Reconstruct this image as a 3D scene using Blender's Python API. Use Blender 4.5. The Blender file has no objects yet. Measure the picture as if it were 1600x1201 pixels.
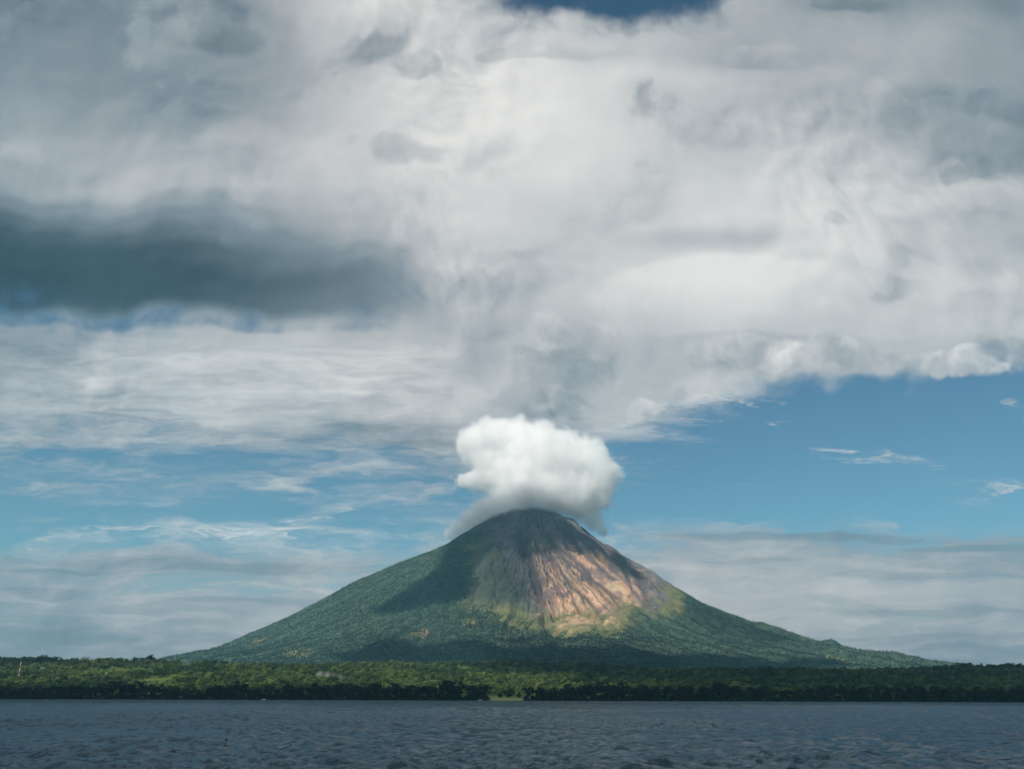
import bpy, math, random
import numpy as np
from mathutils import Vector, Matrix

random.seed(7)
RNG = np.random.default_rng(11)
scene = bpy.context.scene
col = scene.collection
R = math.radians

# ------------------------------------------------------------------ camera
FPX, PW, PH = 1400.0, 1600.0, 1201.0        # focal length and frame of the photograph in its pixels
CAM_H = 4.0
PITCH = math.atan(488.0 / FPX)
ROLL = 5.0 / 1600.0
cp, sp = math.cos(PITCH), math.sin(PITCH)
FWD = np.array([0, cp, sp]); UP0 = np.array([0, -sp, cp]); RT0 = np.array([1.0, 0, 0])
RT = math.cos(ROLL) * RT0 + math.sin(ROLL) * UP0
UP = -math.sin(ROLL) * RT0 + math.cos(ROLL) * UP0
cam_d = bpy.data.cameras.new('camera')
cam_d.sensor_width = 36.0
cam_d.lens = 36.0 * FPX / PW
cam_d.clip_start = 0.5
cam_d.clip_end = 120000
cam = bpy.data.objects.new('camera', cam_d)
col.objects.link(cam)
m = Matrix.Identity(4)
for i in range(3):
    m[i][0] = RT[i]; m[i][1] = UP[i]; m[i][2] = -FWD[i]
m[2][3] = CAM_H
cam.matrix_world = m
scene.camera = cam


def ray(px, py):
    return FWD * FPX + RT * (px - PW / 2) + UP * (PH / 2 - py)


def at_y(px, py, Y):
    """point seen at a pixel, at ground distance Y in front of the camera"""
    d = ray(px, py)
    return np.array([0, 0, CAM_H]) + d * (Y / d[1])


def project(x, y, z):
    q0, q1, q2 = x, y, z - CAM_H
    w = q0 * FWD[0] + q1 * FWD[1] + q2 * FWD[2]
    a = q0 * RT[0] + q1 * RT[1] + q2 * RT[2]
    b = q0 * UP[0] + q1 * UP[1] + q2 * UP[2]
    w = np.maximum(w, 1e-3)
    return PW / 2 + FPX * a / w, PH / 2 - FPX * b / w


# ------------------------------------------------------------------ render, colour management
scene.render.engine = 'CYCLES'
cy = scene.cycles
cy.max_bounces = 24
cy.diffuse_bounces = 2
cy.glossy_bounces = 2
cy.transmission_bounces = 2
cy.volume_bounces = 22
cy.transparent_max_bounces = 32
cy.use_denoising = True
cy.use_adaptive_sampling = True
cy.adaptive_threshold = 0.025
cy.adaptive_min_samples = 12
cy.sample_clamp_indirect = 2.0
cy.caustics_reflective = False
cy.caustics_refractive = False
vs = scene.view_settings
vs.view_transform = 'Standard'
vs.look = 'None'
vs.exposure = 0.0
vs.gamma = 1.0

# ------------------------------------------------------------------ sun
SUN_EL, SUN_LEFT = R(48), R(35)              # behind the camera, to the left
S = np.array([-math.sin(SUN_LEFT) * math.cos(SUN_EL), -math.cos(SUN_LEFT) * math.cos(SUN_EL), math.sin(SUN_EL)])
sd = bpy.data.lights.new('sun', 'SUN')
sd.energy = 5.0
sd.angle = R(0.55)
sd.color = (1.0, 0.93, 0.83)
sun = bpy.data.objects.new('sun', sd)
col.objects.link(sun)
sun.rotation_euler = Vector(-S).to_track_quat('-Z', 'Y').to_euler()


# ------------------------------------------------------------------ node helper
class N:
    def __init__(self, tree):
        self.t = tree

    def new(self, typ, **kw):
        n = self.t.nodes.new(typ)
        for k, v in kw.items():
            setattr(n, k, v)
        return n

    def put(self, sock, v):
        if isinstance(v, bpy.types.NodeSocket):
            self.t.links.new(v, sock)
        elif v is not None:
            sock.default_value = v

    def math(self, op, a, b=None, c=None, clamp=False):
        n = self.new('ShaderNodeMath', operation=op, use_clamp=clamp)
        for i, v in enumerate((a, b, c)):
            self.put(n.inputs[i], v)
        return n.outputs[0]

    def vmath(self, op, a, b=None, out=0):
        n = self.new('ShaderNodeVectorMath', operation=op)
        self.put(n.inputs[0], a)
        if b is not None:
            if op == 'SCALE':
                self.put(n.inputs['Scale'], b)
            else:
                self.put(n.inputs[1], b)
        return n.outputs[out]

    def smooth(self, v, lo, hi, a=0.0, b=1.0):
        n = self.new('ShaderNodeMapRange', interpolation_type='SMOOTHSTEP')
        self.put(n.inputs[0], v); self.put(n.inputs[1], lo); self.put(n.inputs[2], hi)
        self.put(n.inputs[3], a); self.put(n.inputs[4], b)
        return n.outputs[0]

    def noise(self, vec, scale, detail=4, rough=0.55, dist=0.0, color=False, lac=2.0, dim='3D'):
        n = self.new('ShaderNodeTexNoise', noise_dimensions=dim)
        self.put(n.inputs['Vector'], vec)
        n.inputs['Scale'].default_value = scale
        n.inputs['Detail'].default_value = detail
        n.inputs['Roughness'].default_value = rough
        n.inputs['Lacunarity'].default_value = lac
        n.inputs['Distortion'].default_value = dist
        return n.outputs['Color' if color else 'Fac']

    def mix(self, f, a, b):
        n = self.new('ShaderNodeMix', data_type='RGBA')
        self.put(n.inputs[0], f); self.put(n.inputs[6], a); self.put(n.inputs[7], b)
        return n.outputs[2]

    def ramp(self, f, stops, interp='LINEAR'):
        n = self.new('ShaderNodeValToRGB')
        cr = n.color_ramp
        cr.interpolation = interp
        while len(cr.elements) < len(stops):
            cr.elements.new(0.5)
        for e, (p, c) in zip(cr.elements, stops):
            e.position = p
        for e, (p, c) in zip(cr.elements, stops):
            e.color = tuple(c) + (1.0,)
        self.put(n.inputs[0], f)
        return n.outputs[0]

    def comb(self, x, y, z):
        n = self.new('ShaderNodeCombineXYZ')
        self.put(n.inputs[0], x); self.put(n.inputs[1], y); self.put(n.inputs[2], z)
        return n.outputs[0]

    def sep(self, v):
        n = self.new('ShaderNodeSeparateXYZ')
        self.put(n.inputs[0], v)
        return n.outputs


def lin(*rgb):
    out = []
    for c in rgb:
        c = c / 255.0
        out.append(c / 12.92 if c <= 0.04045 else ((c + 0.055) / 1.055) ** 2.4)
    return tuple(out)


# ------------------------------------------------------------------ sky: clear-air sky plus the cloud layers
world = bpy.data.worlds.new('World')
scene.world = world
world.use_nodes = True
world.node_tree.nodes.clear()
W = N(world.node_tree)

# tone and cover of the cloud layers: tone / cover at every 100 pixels of the photograph, row by row
SKY = [
 (-60, [128,118,143,143,160,205,215,200,190,185,185,180,186,156,155,155,140], [9,9,9,9,9,9,9,9,3,0,0,4,9,9,9,9,9]),
 (0, [128,118,143,140,157,212,220,205,180,180,180,178,186,148,155,155,140], [9,9,9,9,9,9,9,9,3,0,0,3,9,9,9,9,9]),
 (40, [138,148,138,133,157,200,205,212,200,195,192,180,182,171,175,172,158], [9,9,9,9,9,9,9,9,7,6,6,7,9,9,9,9,9]),
 (80, [144,154,138,146,161,192,196,218,210,204,198,175,173,179,178,173,158], [9]*17),
 (120, [148,158,143,148,165,190,205,226,226,222,215,198,184,179,175,173,158], [9]*17),
 (180, [158,163,160,153,168,192,214,229,229,226,215,193,194,179,163,153,143], [9]*17),
 (240, [172,176,178,176,188,205,212,217,222,220,210,198,205,205,192,177,139], [9]*17),
 (300, [160,175,185,190,195,200,205,215,215,205,205,212,218,215,210,200,185], [9]*17),
 (325, [132,146,160,170,180,190,200,212,214,205,208,215,219,215,209,198,183], [9]*17),
 (350, [108,121,138,152,166,181,196,210,212,205,212,218,220,215,208,195,180], [9]*17),
 (375, [76,88,104,121,141,162,186,204,209,205,213,220,221,216,207,195,185], [9]*17),
 (400, [38,50,68,90,116,144,176,198,205,205,214,222,222,216,205,195,190], [9]*17),
 (440, [20,32,50,70,92,118,152,188,205,208,220,226,224,215,212,205,200], [9]*17),
 (470, [30,42,60,80,102,126,154,180,205,208,212,215,212,208,205,205,195], [7,7,8,9,9,9,9,9,9,9,9,9,9,9,9,9,9]),
 (506, [150,158,168,178,186,188,184,185,196,200,205,206,204,202,202,206,196], [4,4,4,4,5,6,7,9,9,9,9,9,9,9,9,9,9]),
 (520, [165,172,182,190,196,197,192,185,190,195,195,190,186,190,195,205,190], [7,7,7,7,8,8,8,9,9,9,9,9,9,9,9,9,9]),
 (560, [166,180,190,200,205,208,208,196,184,192,190,195,182,186,192,192,185], [8,9,9,9,9,9,9,9,9,9,9,9,8,8,9,8,5]),
 (600, [162,178,190,198,205,210,210,204,190,195,190,200,200,190,190,185,185], [8,9,9,9,9,9,9,9,9,9,9,7,4,2,3,1,0]),
 (640, [170,180,185,190,196,202,206,200,188,195,195,200,200,190,190,185,185], [8,8,8,8,9,9,9,9,9,9,8,3,1,0,0,0,0]),
 (680, [168,172,176,181,182,168,166,168,185,195,196,200,200,190,190,190,190], [6,6,6,7,7,7,7,7,8,8,4,0,0,0,0,0,0]),
 (720, [172,176,178,182,182,182,180,178,190,195,200,200,200,200,200,200,200], [3,3,3,3,3,4,5,5,5,4,3,0,0,1,1,1,0]),
 (760, [172,178,182,184,184,184,184,186,190,195,200,200,200,200,200,200,200], [3,4,4,4,4,4,4,4,3,2,1,0,0,0,0,1,2]),
 (800, [178,184,188,192,196,196,194,192,190,195,195,195,195,195,195,195,195], [1,1,2,2,2,3,3,3,2,1,1,0,0,0,0,0,0]),
 (840, [181,196,206,216,216,209,201,197,197,197,181,171,169,169,164,159,154], [2,3,4,5,4,3,3,3,3,3,6,7,7,6,5,5,6]),
 (880, [157,159,161,163,169,176,183,189,191,191,191,189,187,187,181,175,163], [7,7,8,8,8,7,6,5,6,7,8,8,8,8,8,8,8]),
 (920, [161,165,169,173,179,185,189,191,191,191,193,195,195,195,191,189,177], [7,7,6,6,6,6,6,6,7,8,8,8,8,8,8,8,8]),
 (960, [159,163,166,171,177,183,185,187,187,187,187,187,187,183,179,175,167], [8,8,8,8,8,8,8,8,8,8,8,8,8,8,8,8,8]),
 (1010, [149,153,159,165,171,175,177,179,179,179,179,177,175,171,165,161,153], [9]*17),
 (1060, [135,139,145,153,161,165,167,169,169,169,169,167,165,159,153,147,141], [9]*17),
]
STREAK = {-60: 0, 440: 0, 478: .35, 520: .7, 640: .8, 720: 1, 1060: 1}


def row_uv(py):
    b = PH / 2 - py
    den = FPX * cp - b * sp
    return (FPX * sp + b * cp) / den, den


tc = W.new('ShaderNodeTexCoord')
dirv = tc.outputs['Generated']
dx, dy, dz = W.sep(dirv)
az = W.math('ARCTAN2', dx, dy)
# the cloud pattern in view is carried on, mirrored, round the rest of the sky
azf = W.math('SUBTRACT', W.math('PINGPONG', W.math('ADD', az, math.pi / 4 + 2 * math.pi), math.pi / 2), math.pi / 4)
hor = W.math('SQRT', W.math('ADD', W.math('MULTIPLY', dx, dx), W.math('MULTIPLY', dy, dy)))
u0 = W.math('TANGENT', azf)
v0 = W.math('DIVIDE', dz, W.math('MULTIPLY', W.math('MAXIMUM', hor, 0.02), W.math('COSINE', azf)))
v0 = W.math('MINIMUM', W.math('MAXIMUM', v0, -0.2), 2.0)

# broken-cloud noises over the sky, stretched flat for the layers near the horizon
SK = W.comb(u0, v0, 0.0)
flat = W.vmath('MULTIPLY', SK, (1, 5.0, 0))
warpA = W.noise(SK, 5.0, 4, 0.5, color=True, dim='2D')
warpB = W.noise(flat, 6.0, 5, 0.55, color=True, dim='2D')
streak = W.math('MAXIMUM', W.math('MULTIPLY', W.smooth(v0, row_uv(512)[0], row_uv(560)[0], 0.0, 1.0), W.smooth(u0, (770 - 800) / 1330.0, (640 - 800) / 1330.0)),
                W.smooth(v0, row_uv(610)[0], row_uv(690)[0], 0.0, 1.0))
wmix = W.mix(streak, warpA, warpB)
wx, wy, wz = W.sep(wmix)
u1 = W.math('MULTIPLY_ADD', W.math('SUBTRACT', wx, 0.5), W.math('MULTIPLY_ADD', streak, 0.12, 0.09), u0)
v1 = W.math('MULTIPLY_ADD', W.math('SUBTRACT', wy, 0.5), W.math('MULTIPLY_ADD', streak, -0.04, 0.07), v0)

cur = None
pv = None
upos = W.math('MULTIPLY_ADD', u1, 0.5, 0.5)
for py, tones, covers in SKY:
    v, den = row_uv(py)
    stops = []
    for k in range(17):
        uu = (k * 100 - 800) / den
        stops.append((uu * 0.5 + 0.5, (tones[k] / 255.0, covers[k] / 9.0, 0.0)))
    c = W.ramp(upos, stops, 'B_SPLINE')
    if cur is None:
        cur = c
    else:
        cur = W.mix(W.smooth(v1, v, pv, 1.0, 0.0), cur, c)
    pv = v
tone, cover, _ = W.sep(cur)

# cloud relief: lit from the upper left
pA = W.vmath('ADD', SK, W.vmath('SCALE', W.vmath('SUBTRACT', warpA, (0.5, 0.5, 0.5)), 0.10))
nA = W.noise(pA, 9.0, 8, 0.52, dim='2D')
nA2 = W.noise(W.vmath('ADD', pA, (-0.012, 0.014, 0.0)), 9.0, 6, 0.52, dim='2D')
pB = W.vmath('ADD', flat, W.vmath('SCALE', W.vmath('SUBTRACT', warpB, (0.5, 0.5, 0.5)), 0.25))
nB = W.noise(pB, 11.0, 7, 0.58, dim='2D')
nmix = W.new('ShaderNodeMix', data_type='FLOAT')
W.put(nmix.inputs[0], streak); W.put(nmix.inputs[2], nA); W.put(nmix.inputs[3], nB)
nz = nmix.outputs[0]
relief = W.math('SUBTRACT', nA, nA2)


UV1 = W.comb(u1, v1, 0.0)


def blob(px, py, rx, ry, rot=0.0, hard=0.0, at=None):
    """soft ellipse in the sky, 1 in the middle to 0 at its rim"""
    vv, den = row_uv(py)
    kv = abs(row_uv(py - 1)[0] - row_uv(py + 1)[0]) / 2
    cu, ru, rv__ = (px - 800) / den, rx / den, ry * kv
    at = at or UV1
    if abs(rot) > 0.15:
        c_, s_ = math.cos(rot), math.sin(rot)
        q = W.comb(W.math('ADD', W.vmath('DOT_PRODUCT', at, (c_ / ru, s_ / ru, 0), out=1), -(cu * c_ + vv * s_) / ru),
                   W.math('ADD', W.vmath('DOT_PRODUCT', at, (-s_ / rv__, c_ / rv__, 0), out=1), -(-cu * s_ + vv * c_) / rv__), 0.0)
    else:
        n_ = W.new('ShaderNodeVectorMath', operation='MULTIPLY_ADD')
        W.put(n_.inputs[0], at)
        n_.inputs[1].default_value = (1 / ru, 1 / rv__, 0)
        n_.inputs[2].default_value = (-cu / ru, -vv / rv__, 0)
        q = n_.outputs[0]
    return W.smooth(W.vmath('LENGTH', q, out=1), 1.0, hard, 0.0, 1.0)


def addto(base, f, amount):
    return W.math('MULTIPLY_ADD', f, amount, base)


# lens-shaped bright cloud on the right with its clean upper rim
uS = W.math('MULTIPLY_ADD', W.math('SUBTRACT', wx, 0.5), 0.02, u0)
vS = W.math('MULTIPLY_ADD', W.math('SUBTRACT', wy, 0.5), 0.02, v0)
UVS = W.comb(uS, vS, 0.0)
lens = blob(1140, 500, 260, 112, 0.0, 0.90, UVS)
lens = W.math('MULTIPLY', lens, W.smooth(vS, row_uv(540)[0], row_uv(420)[0]))
lens = W.math('MULTIPLY', lens, W.smooth(uS, (1340 - 800) / row_uv(440)[1], (1180 - 800) / row_uv(440)[1]))
tone = addto(tone, lens, 0.05)
over = blob(1130, 372, 230, 34, 0.03, 0.0, UVS)
tone = addto(tone, W.math('MULTIPLY', over, W.math('SUBTRACT', 1.0, lens)), -0.10)
# puffs: cauliflower relief for the heaped cloud
nF = W.noise(pA, 24.0, 7, 0.55, dim='2D')
pV = W.vmath('ADD', SK, W.vmath('SCALE', W.vmath('SUBTRACT', W.noise(SK, 16.0, 4, 0.6, color=True, dim='2D'), (0.5, 0.5, 0.5)), 0.07))


def puffs(vec):
    n_ = W.new('ShaderNodeTexVoronoi', feature='SMOOTH_F1', voronoi_dimensions='2D')
    W.put(n_.inputs['Vector'], vec)
    n_.inputs['Scale'].default_value = 10.0
    n_.inputs['Detail'].default_value = 2.0
    n_.inputs['Roughness'].default_value = 0.45
    n_.inputs['Lacunarity'].default_value = 2.3
    n_.inputs['Smoothness'].default_value = 0.35
    return n_.outputs['Distance']


pf = puffs(pV)
pf2 = puffs(W.vmath('ADD', pV, (-0.012, 0.016, 0.0)))
prel = W.math('SUBTRACT', pf2, pf)
rim = W.math('ADD', W.math('MULTIPLY', W.math('SUBTRACT', 0.42, pf), 0.75), W.math('MULTIPLY', W.math('SUBTRACT', nF, 0.5), 1.25))
crumb = W.math('ADD', W.math('MULTIPLY', prel, 0.26), W.math('MULTIPLY', W.math('SUBTRACT', nF, 0.5), 0.12))
heaped = None
# heaped clouds, far ones first: centre, half width, half height, turn, tone, lit from above by, softness, strength
for (px, py, rx, ry, rot, tn, top, soft, amt) in [
        (330, 75, 330, 130, -0.50, .655, .05, .40, .60),       # grey mass at the upper left
        (300, 55, 130, 45, 0.0, .60, .06, .35, .70), (350, 55, 80, 56, -.3, .55, .05, .50, .75),
        (572, 66, 110, 60, .3, .60, .05, .55, .70), (650, 92, 80, 42, 0, .70, .06, .30, .60), (650, 240, 110, 42, 0, .71, .06, .40, .60),
        (1100, 200, 150, 70, .1, .745, .07, .35, .75), (1540, 230, 190, 110, -.3, .62, .08, .45, .70), (1330, 150, 260, 80, -.2, .70, .06, .45, .5),
        (1200, 85, 190, 36, 0, .68, .08, .30, .6), (860, 80, 190, 26, 0, .74, .08, .30, .5), (90, 8, 130, 36, 0, .55, .05, .3, .7), (1330, 4, 120, 30, 0, .56, .05, .3, .7),
        (1300, 348, 60, 30, 0, .76, .05, .3, .6), (1380, 442, 105, 36, 0, .76, .05, .55, .55), (1495, 272, 36, 44, 0, .68, .05, .3, .6),
        (970, 310, 190, 80, .4, .775, .05, .4, .6), (700, 345, 190, 90, -.2, .80, .05, .75, .6),
        (1180, 545, 210, 58, 0, .76, .10, .35, .75), (1340, 548, 190, 60, 0, .77, .12, .30, .8), (1490, 560, 130, 56, .1, .79, .13, .25, .9), (1590, 540, 90, 40, 0, .70, .10, .3, .8),
        (790, 440, 240, 140, 0, .75, .06, .75, .75), (868, 560, 190, 140, 0, .71, .05, .62, .92), (1000, 640, 60, 44, 0, .76, .08, .3, .8), (850, 640, 120, 60, 0, .705, .08, .30, .9)]:
    bl = blob(px, py, rx, ry, rot)
    fld = W.math('MULTIPLY', W.math('MULTIPLY', W.smooth(W.math('ADD', bl, W.math('MULTIPLY', rim, 0.55)), 0.20, 0.20 + soft), W.smooth(bl, 0.0, 0.18)), amt)
    kv_ = abs(row_uv(py - 1)[0] - row_uv(py + 1)[0]) / 2
    up_ = W.math('MULTIPLY_ADD', v1, top / (ry * kv_), tn - top * row_uv(py)[0] / (ry * kv_))
    hm_ = W.new('ShaderNodeMix', data_type='FLOAT')
    W.put(hm_.inputs[0], fld); W.put(hm_.inputs[2], tone); W.put(hm_.inputs[3], W.math('MULTIPLY_ADD', crumb, 1.0 if py > 420 else 0.38, up_))
    tone = hm_.outputs[0]
    if py > 520:
        heaped = fld if heaped is None else W.math('MAXIMUM', heaped, fld)
colm = heaped
# relief everywhere, uneven in strength
uneven = W.smooth(W.noise(SK, 3.1, 2, dim='2D'), .35, .65, .15, 1.0)
tone = addto(tone, W.math('MULTIPLY', relief, uneven), 0.32)
tone = addto(tone, W.math('MULTIPLY', W.math('SUBTRACT', nz, 0.5), W.math('MULTIPLY_ADD', streak, 0.17, 0.09)), 1.0)

# cover with broken edges
cfin = W.math('ADD', cover, W.math('MULTIPLY', W.math('SUBTRACT', nz, 0.5), 1.15))
cfin = W.math('ADD', cfin, W.math('MULTIPLY', W.math('SUBTRACT', nF, 0.5), W.math('MULTIPLY_ADD', streak, -0.5, 0.6)))
cfin = W.math('MAXIMUM', W.smooth(cfin, 0.18, 0.86), W.math('MULTIPLY', colm, 0.97))
# flat grey layers far off, low in the sky
bnd = None
for (px, py, rx, ry, a) in [(330, 884, 330, 20, 1), (70, 930, 190, 16, .9), (430, 945, 330, 11, .7), (120, 893, 160, 9, .8), (1250, 838, 330, 15, 1), (1560, 852, 190, 13, 1), (1180, 872, 200, 8, .7), (1450, 897, 260, 11, .9), (1400, 955, 350, 9, .8), (560, 668, 130, 13, .9), (680, 690, 120, 12, .8)]:
    bb = W.math('MULTIPLY', blob(px, py, rx, ry), a)
    bnd = bb if bnd is None else W.math('MAXIMUM', bnd, bb)
bnd = W.math('MULTIPLY', W.smooth(W.math('ADD', bnd, W.math('MULTIPLY', W.math('SUBTRACT', nB, 0.5), 1.1)), 0.18, 0.60), W.smooth(bnd, 0.0, 0.25))
tone = addto(tone, bnd, -0.055)
cfin = W.math('MAXIMUM', cfin, W.math('MULTIPLY', bnd, 0.85))
# thin white wisps in the clear air
nW = W.noise(W.vmath('MULTIPLY', pB, (1, 1.6, 0)), 34.0, 5, 0.6, dim='2D')
wis = None
for (px, py, rx, ry, rot, a) in [(1285, 705, 60, 12, 0, .8), (1370, 711, 110, 17, .03, 1), (1440, 722, 60, 12, 0, .7),
        (1565, 760, 100, 24, .08, 1), (1215, 656, 42, 12, 0, .8), (1590, 637, 50, 12, 0, .7), (1000, 715, 80, 20, -.05, .9),
        (1120, 622, 200, 30, .06, .95), (1060, 655, 120, 24, .06, .7), (170, 830, 190, 18, .06, 1), (360, 838, 220, 30, .08, 1.1), (230, 868, 110, 12, 0, .8),
        (45, 725, 90, 16, 0, .8), (500, 812, 110, 12, .03, .8), (130, 705, 60, 10, 0, .5)]:
    bb = W.math('MULTIPLY', blob(px, py, rx, ry, rot), a)
    wis = bb if wis is None else W.math('MAXIMUM', wis, bb)
wism = W.smooth(W.math('ADD', wis, W.math('MULTIPLY', W.math('SUBTRACT', nW, 0.5), 2.4)), 0.40, 1.25)
wism = W.math('MULTIPLY', wism, W.smooth(wis, 0.0, 0.4))
cfin = W.math('MAXIMUM', cfin, W.math('MULTIPLY', wism, 0.75))
tone = addto(tone, wism, 0.06)

tone = W.math('MULTIPLY_ADD', tone, 1.16, 0.80 * (1 - 1.16))
cloudcol = W.ramp(tone, [(0.0, lin(38, 48, 56)), (0.2, lin(57, 70, 78)), (0.3, lin(75, 87, 93)), (0.42, lin(99, 112, 118)),
                         (0.55, lin(130, 141, 149)), (0.65, lin(161, 166, 171)), (0.75, lin(189, 191, 192)),
                         (0.85, lin(217, 216, 214)), (0.92, lin(233, 231, 227)), (1.0, lin(241, 239, 235))])
skyt = W.new('ShaderNodeTexSky', sky_type='NISHITA')
skyt.sun_disc = False
skyt.sun_elevation = SUN_EL
skyt.sun_rotation = math.atan2(S[0], S[1])
skyt.altitude = 50
skyt.air_density = 1.0
skyt.dust_density = 0.6
skyt.ozone_density = 1.5
bg_sky = W.new('ShaderNodeBackground')
gam = W.new('ShaderNodeGamma')
W.put(gam.inputs[0], W.vmath('MULTIPLY', skyt.outputs[0], (0.073, 0.092, 0.086)))
gam.inputs[1].default_value = 1.25
W.put(bg_sky.inputs[0], W.vmath('SCALE', gam.outputs[0], 10.6))
bg_sky.inputs[1].default_value = 0.1
warm = W.mix(W.smooth(v0, row_uv(780)[0], row_uv(900)[0]), (1, 1, 1, 1), (1.09, 1.0, 0.95, 1))
cloudcol = W.vmath('MULTIPLY', cloudcol, warm)
bg_cl = W.new('ShaderNodeBackground')
W.put(bg_cl.inputs[0], cloudcol)
bg_cl.inputs[1].default_value = 1.0
mixs = W.new('ShaderNodeMixShader')
W.put(mixs.inputs[0], cfin); W.put(mixs.inputs[1], bg_sky.outputs[0]); W.put(mixs.inputs[2], bg_cl.outputs[0])
wo = W.new('ShaderNodeOutputWorld')
W.put(wo.inputs[0], mixs.outputs[0])
world.cycles.sampling_method = 'MANUAL'
world.cycles.sample_map_resolution = 512


# ------------------------------------------------------------------ numpy noise
def _hash(ix, iy, seed):
    h = (ix.astype(np.int64) * 374761393 + iy.astype(np.int64) * 668265263 + seed * 144665) & 0xFFFFFFFF
    h = ((h ^ (h >> 13)) * 1274126177) & 0xFFFFFFFF
    h = h ^ (h >> 16)
    return (h & 0xFFFFFF) / float(0xFFFFFF)


def vnoise(x, y, seed=0):
    x = np.asarray(x, float); y = np.asarray(y, float)
    ix = np.floor(x); iy = np.floor(y)
    fx = x - ix; fy = y - iy
    fx = fx * fx * fx * (fx * (fx * 6 - 15) + 10); fy = fy * fy * fy * (fy * (fy * 6 - 15) + 10)
    a = _hash(ix, iy, seed); b = _hash(ix + 1, iy, seed); c = _hash(ix, iy + 1, seed); d = _hash(ix + 1, iy + 1, seed)
    return (a + (b - a) * fx) * (1 - fy) + (c + (d - c) * fx) * fy - 0.5


def fbm(x, y, octaves=5, seed=0, gain=0.5):
    s = 0; a = 1.0
    for o in range(octaves):
        s = s + a * vnoise(x, y, seed + o * 17)
        x = np.asarray(x) * 2.03 + 13.7; y = np.asarray(y) * 2.03 - 7.1; a *= gain
    return s


def sstep(v, lo, hi):
    t = np.clip((v - lo) / (hi - lo), 0, 1)
    return t * t * (3 - 2 * t)


def poly_sd(px, py, poly):
    """signed distance in photo pixels to a closed outline, positive inside"""
    best = np.full(np.shape(px), 1e9); inside = np.zeros(np.shape(px), bool)
    n = len(poly)
    for i in range(n):
        x0, y0 = poly[i]; x1, y1 = poly[(i + 1) % n]
        ex, ey = x1 - x0, y1 - y0
        t = np.clip(((px - x0) * ex + (py - y0) * ey) / (ex * ex + ey * ey + 1e-9), 0, 1)
        best = np.minimum(best, np.hypot(px - x0 - t * ex, py - y0 - t * ey))
        cond = ((y0 > py) != (y1 > py)) & (px < (x1 - x0) * (py - y0) / ((y1 - y0) if y1 != y0 else 1e-9) + x0)
        inside ^= cond
    return np.where(inside, best, -best)


def line_d(px, py, pts):
    best = np.full(np.shape(px), 1e9)
    for (x0, y0), (x1, y1) in zip(pts[:-1], pts[1:]):
        ex, ey = x1 - x0, y1 - y0
        t = np.clip(((px - x0) * ex + (py - y0) * ey) / (ex * ex + ey * ey), 0, 1)
        best = np.minimum(best, np.hypot(px - x0 - t * ex, py - y0 - t * ey))
    return best


# ------------------------------------------------------------------ lie of the land
VX, VY = at_y(828, 1088, 7800)[0], 7800.0
R_K = [0, 150, 240, 400, 733, 1100, 1520, 2000, 2500, 3000, 3776, 4500, 5200, 6000, 9000]
Z_L = [1610, 1545, 1505, 1440, 1212, 1063, 866, 593, 340, 193, 70, 30, 20, 10, 0]
Z_R = [1610, 1545, 1520, 1412, 1195, 903, 612, 435, 300, 240, 30, 20, 15, 10, 0]
Z_F = [1610, 1545, 1510, 1420, 1210, 983, 738, 514, 326, 220, 60, 30, 15, 10, 0]
A_K = [0, 1195, 1215, 1350, 1500, 2000, 2500, 3000, 4000, 6000, 9000, 12000]
A_Z = [-8, -1.2, 1.5, 5, 12, 40, 72, 90, 92, 60, 20, 5]


def cone(x, y, rough=True):
    ddx = x - VX; ddy = y - VY
    r = np.hypot(ddx, ddy)
    c = ddx / np.maximum(r, 1)
    f = np.clip(-ddy / np.maximum(r, 1), 0, 1) ** 1.5
    zl = np.interp(r, R_K, Z_L); zr = np.interp(r, R_K, Z_R); zf = np.interp(r, R_K, Z_F)
    t = 0.5 + 0.5 * c
    side = zl * (1 - t) + zr * t
    z = side * (1 - f) + zf * f
    return z, r


def coast(x):
    return 8 * fbm(x / 90.0, x * 0 + 3.3, 3, 5)


def height(x, y, detail=True):
    x = np.asarray(x, float); y = np.asarray(y, float)
    z, r = cone(x, y)
    side = np.interp(x, [-3000, -1300, -700, 0, 1000, 3000], [1.12, 1.12, 1.06, 0.98, 0.86, 0.82])
    yy = y + coast(x)
    a = np.interp(yy, A_K, A_Z)
    a = np.where(a > 0, a * side, a)
    k = 18.0
    grow = sstep(y, 1900, 3200)
    zz = a * (1 - grow) + grow * (np.logaddexp(a / k, z / k) * k)
    hills = fbm(x / 420.0, y / 420.0, 4, 21)
    zz = zz + hills * np.clip((y - 1350) / 900, 0, 1) * 26 * sstep(r, 700, 3000)
    return zz


def build_mesh(name, verts, faces, mat=None, smooth=True, parent=None):
    me = bpy.data.meshes.new(name)
    verts = np.asarray(verts, dtype=np.float32); faces = np.asarray(faces, dtype=np.int32)
    k = faces.shape[1]
    me.vertices.add(len(verts)); me.vertices.foreach_set('co', verts.ravel())
    me.loops.add(faces.size); me.loops.foreach_set('vertex_index', faces.ravel())
    me.polygons.add(len(faces))
    me.polygons.foreach_set('loop_start', np.arange(0, faces.size, k, dtype=np.int32))
    me.polygons.foreach_set('loop_total', np.full(len(faces), k, dtype=np.int32))
    me.update(calc_edges=True)
    if smooth:
        me.polygons.foreach_set('use_smooth', np.ones(len(faces), bool))
    if mat:
        me.materials.append(mat)
    o = bpy.data.objects.new(name, me)
    col.objects.link(o)
    if parent:
        o.parent = parent
    return o


def grid_faces(nr, nc, wrap=False):
    i = np.arange(nr - 1)[:, None]; j = np.arange(nc if wrap else nc - 1)[None, :]
    j2 = (j + 1) % nc
    return np.stack([i * nc + j, i * nc + j2, (i + 1) * nc + j2, (i + 1) * nc + j], -1).reshape(-1, 4)


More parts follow.
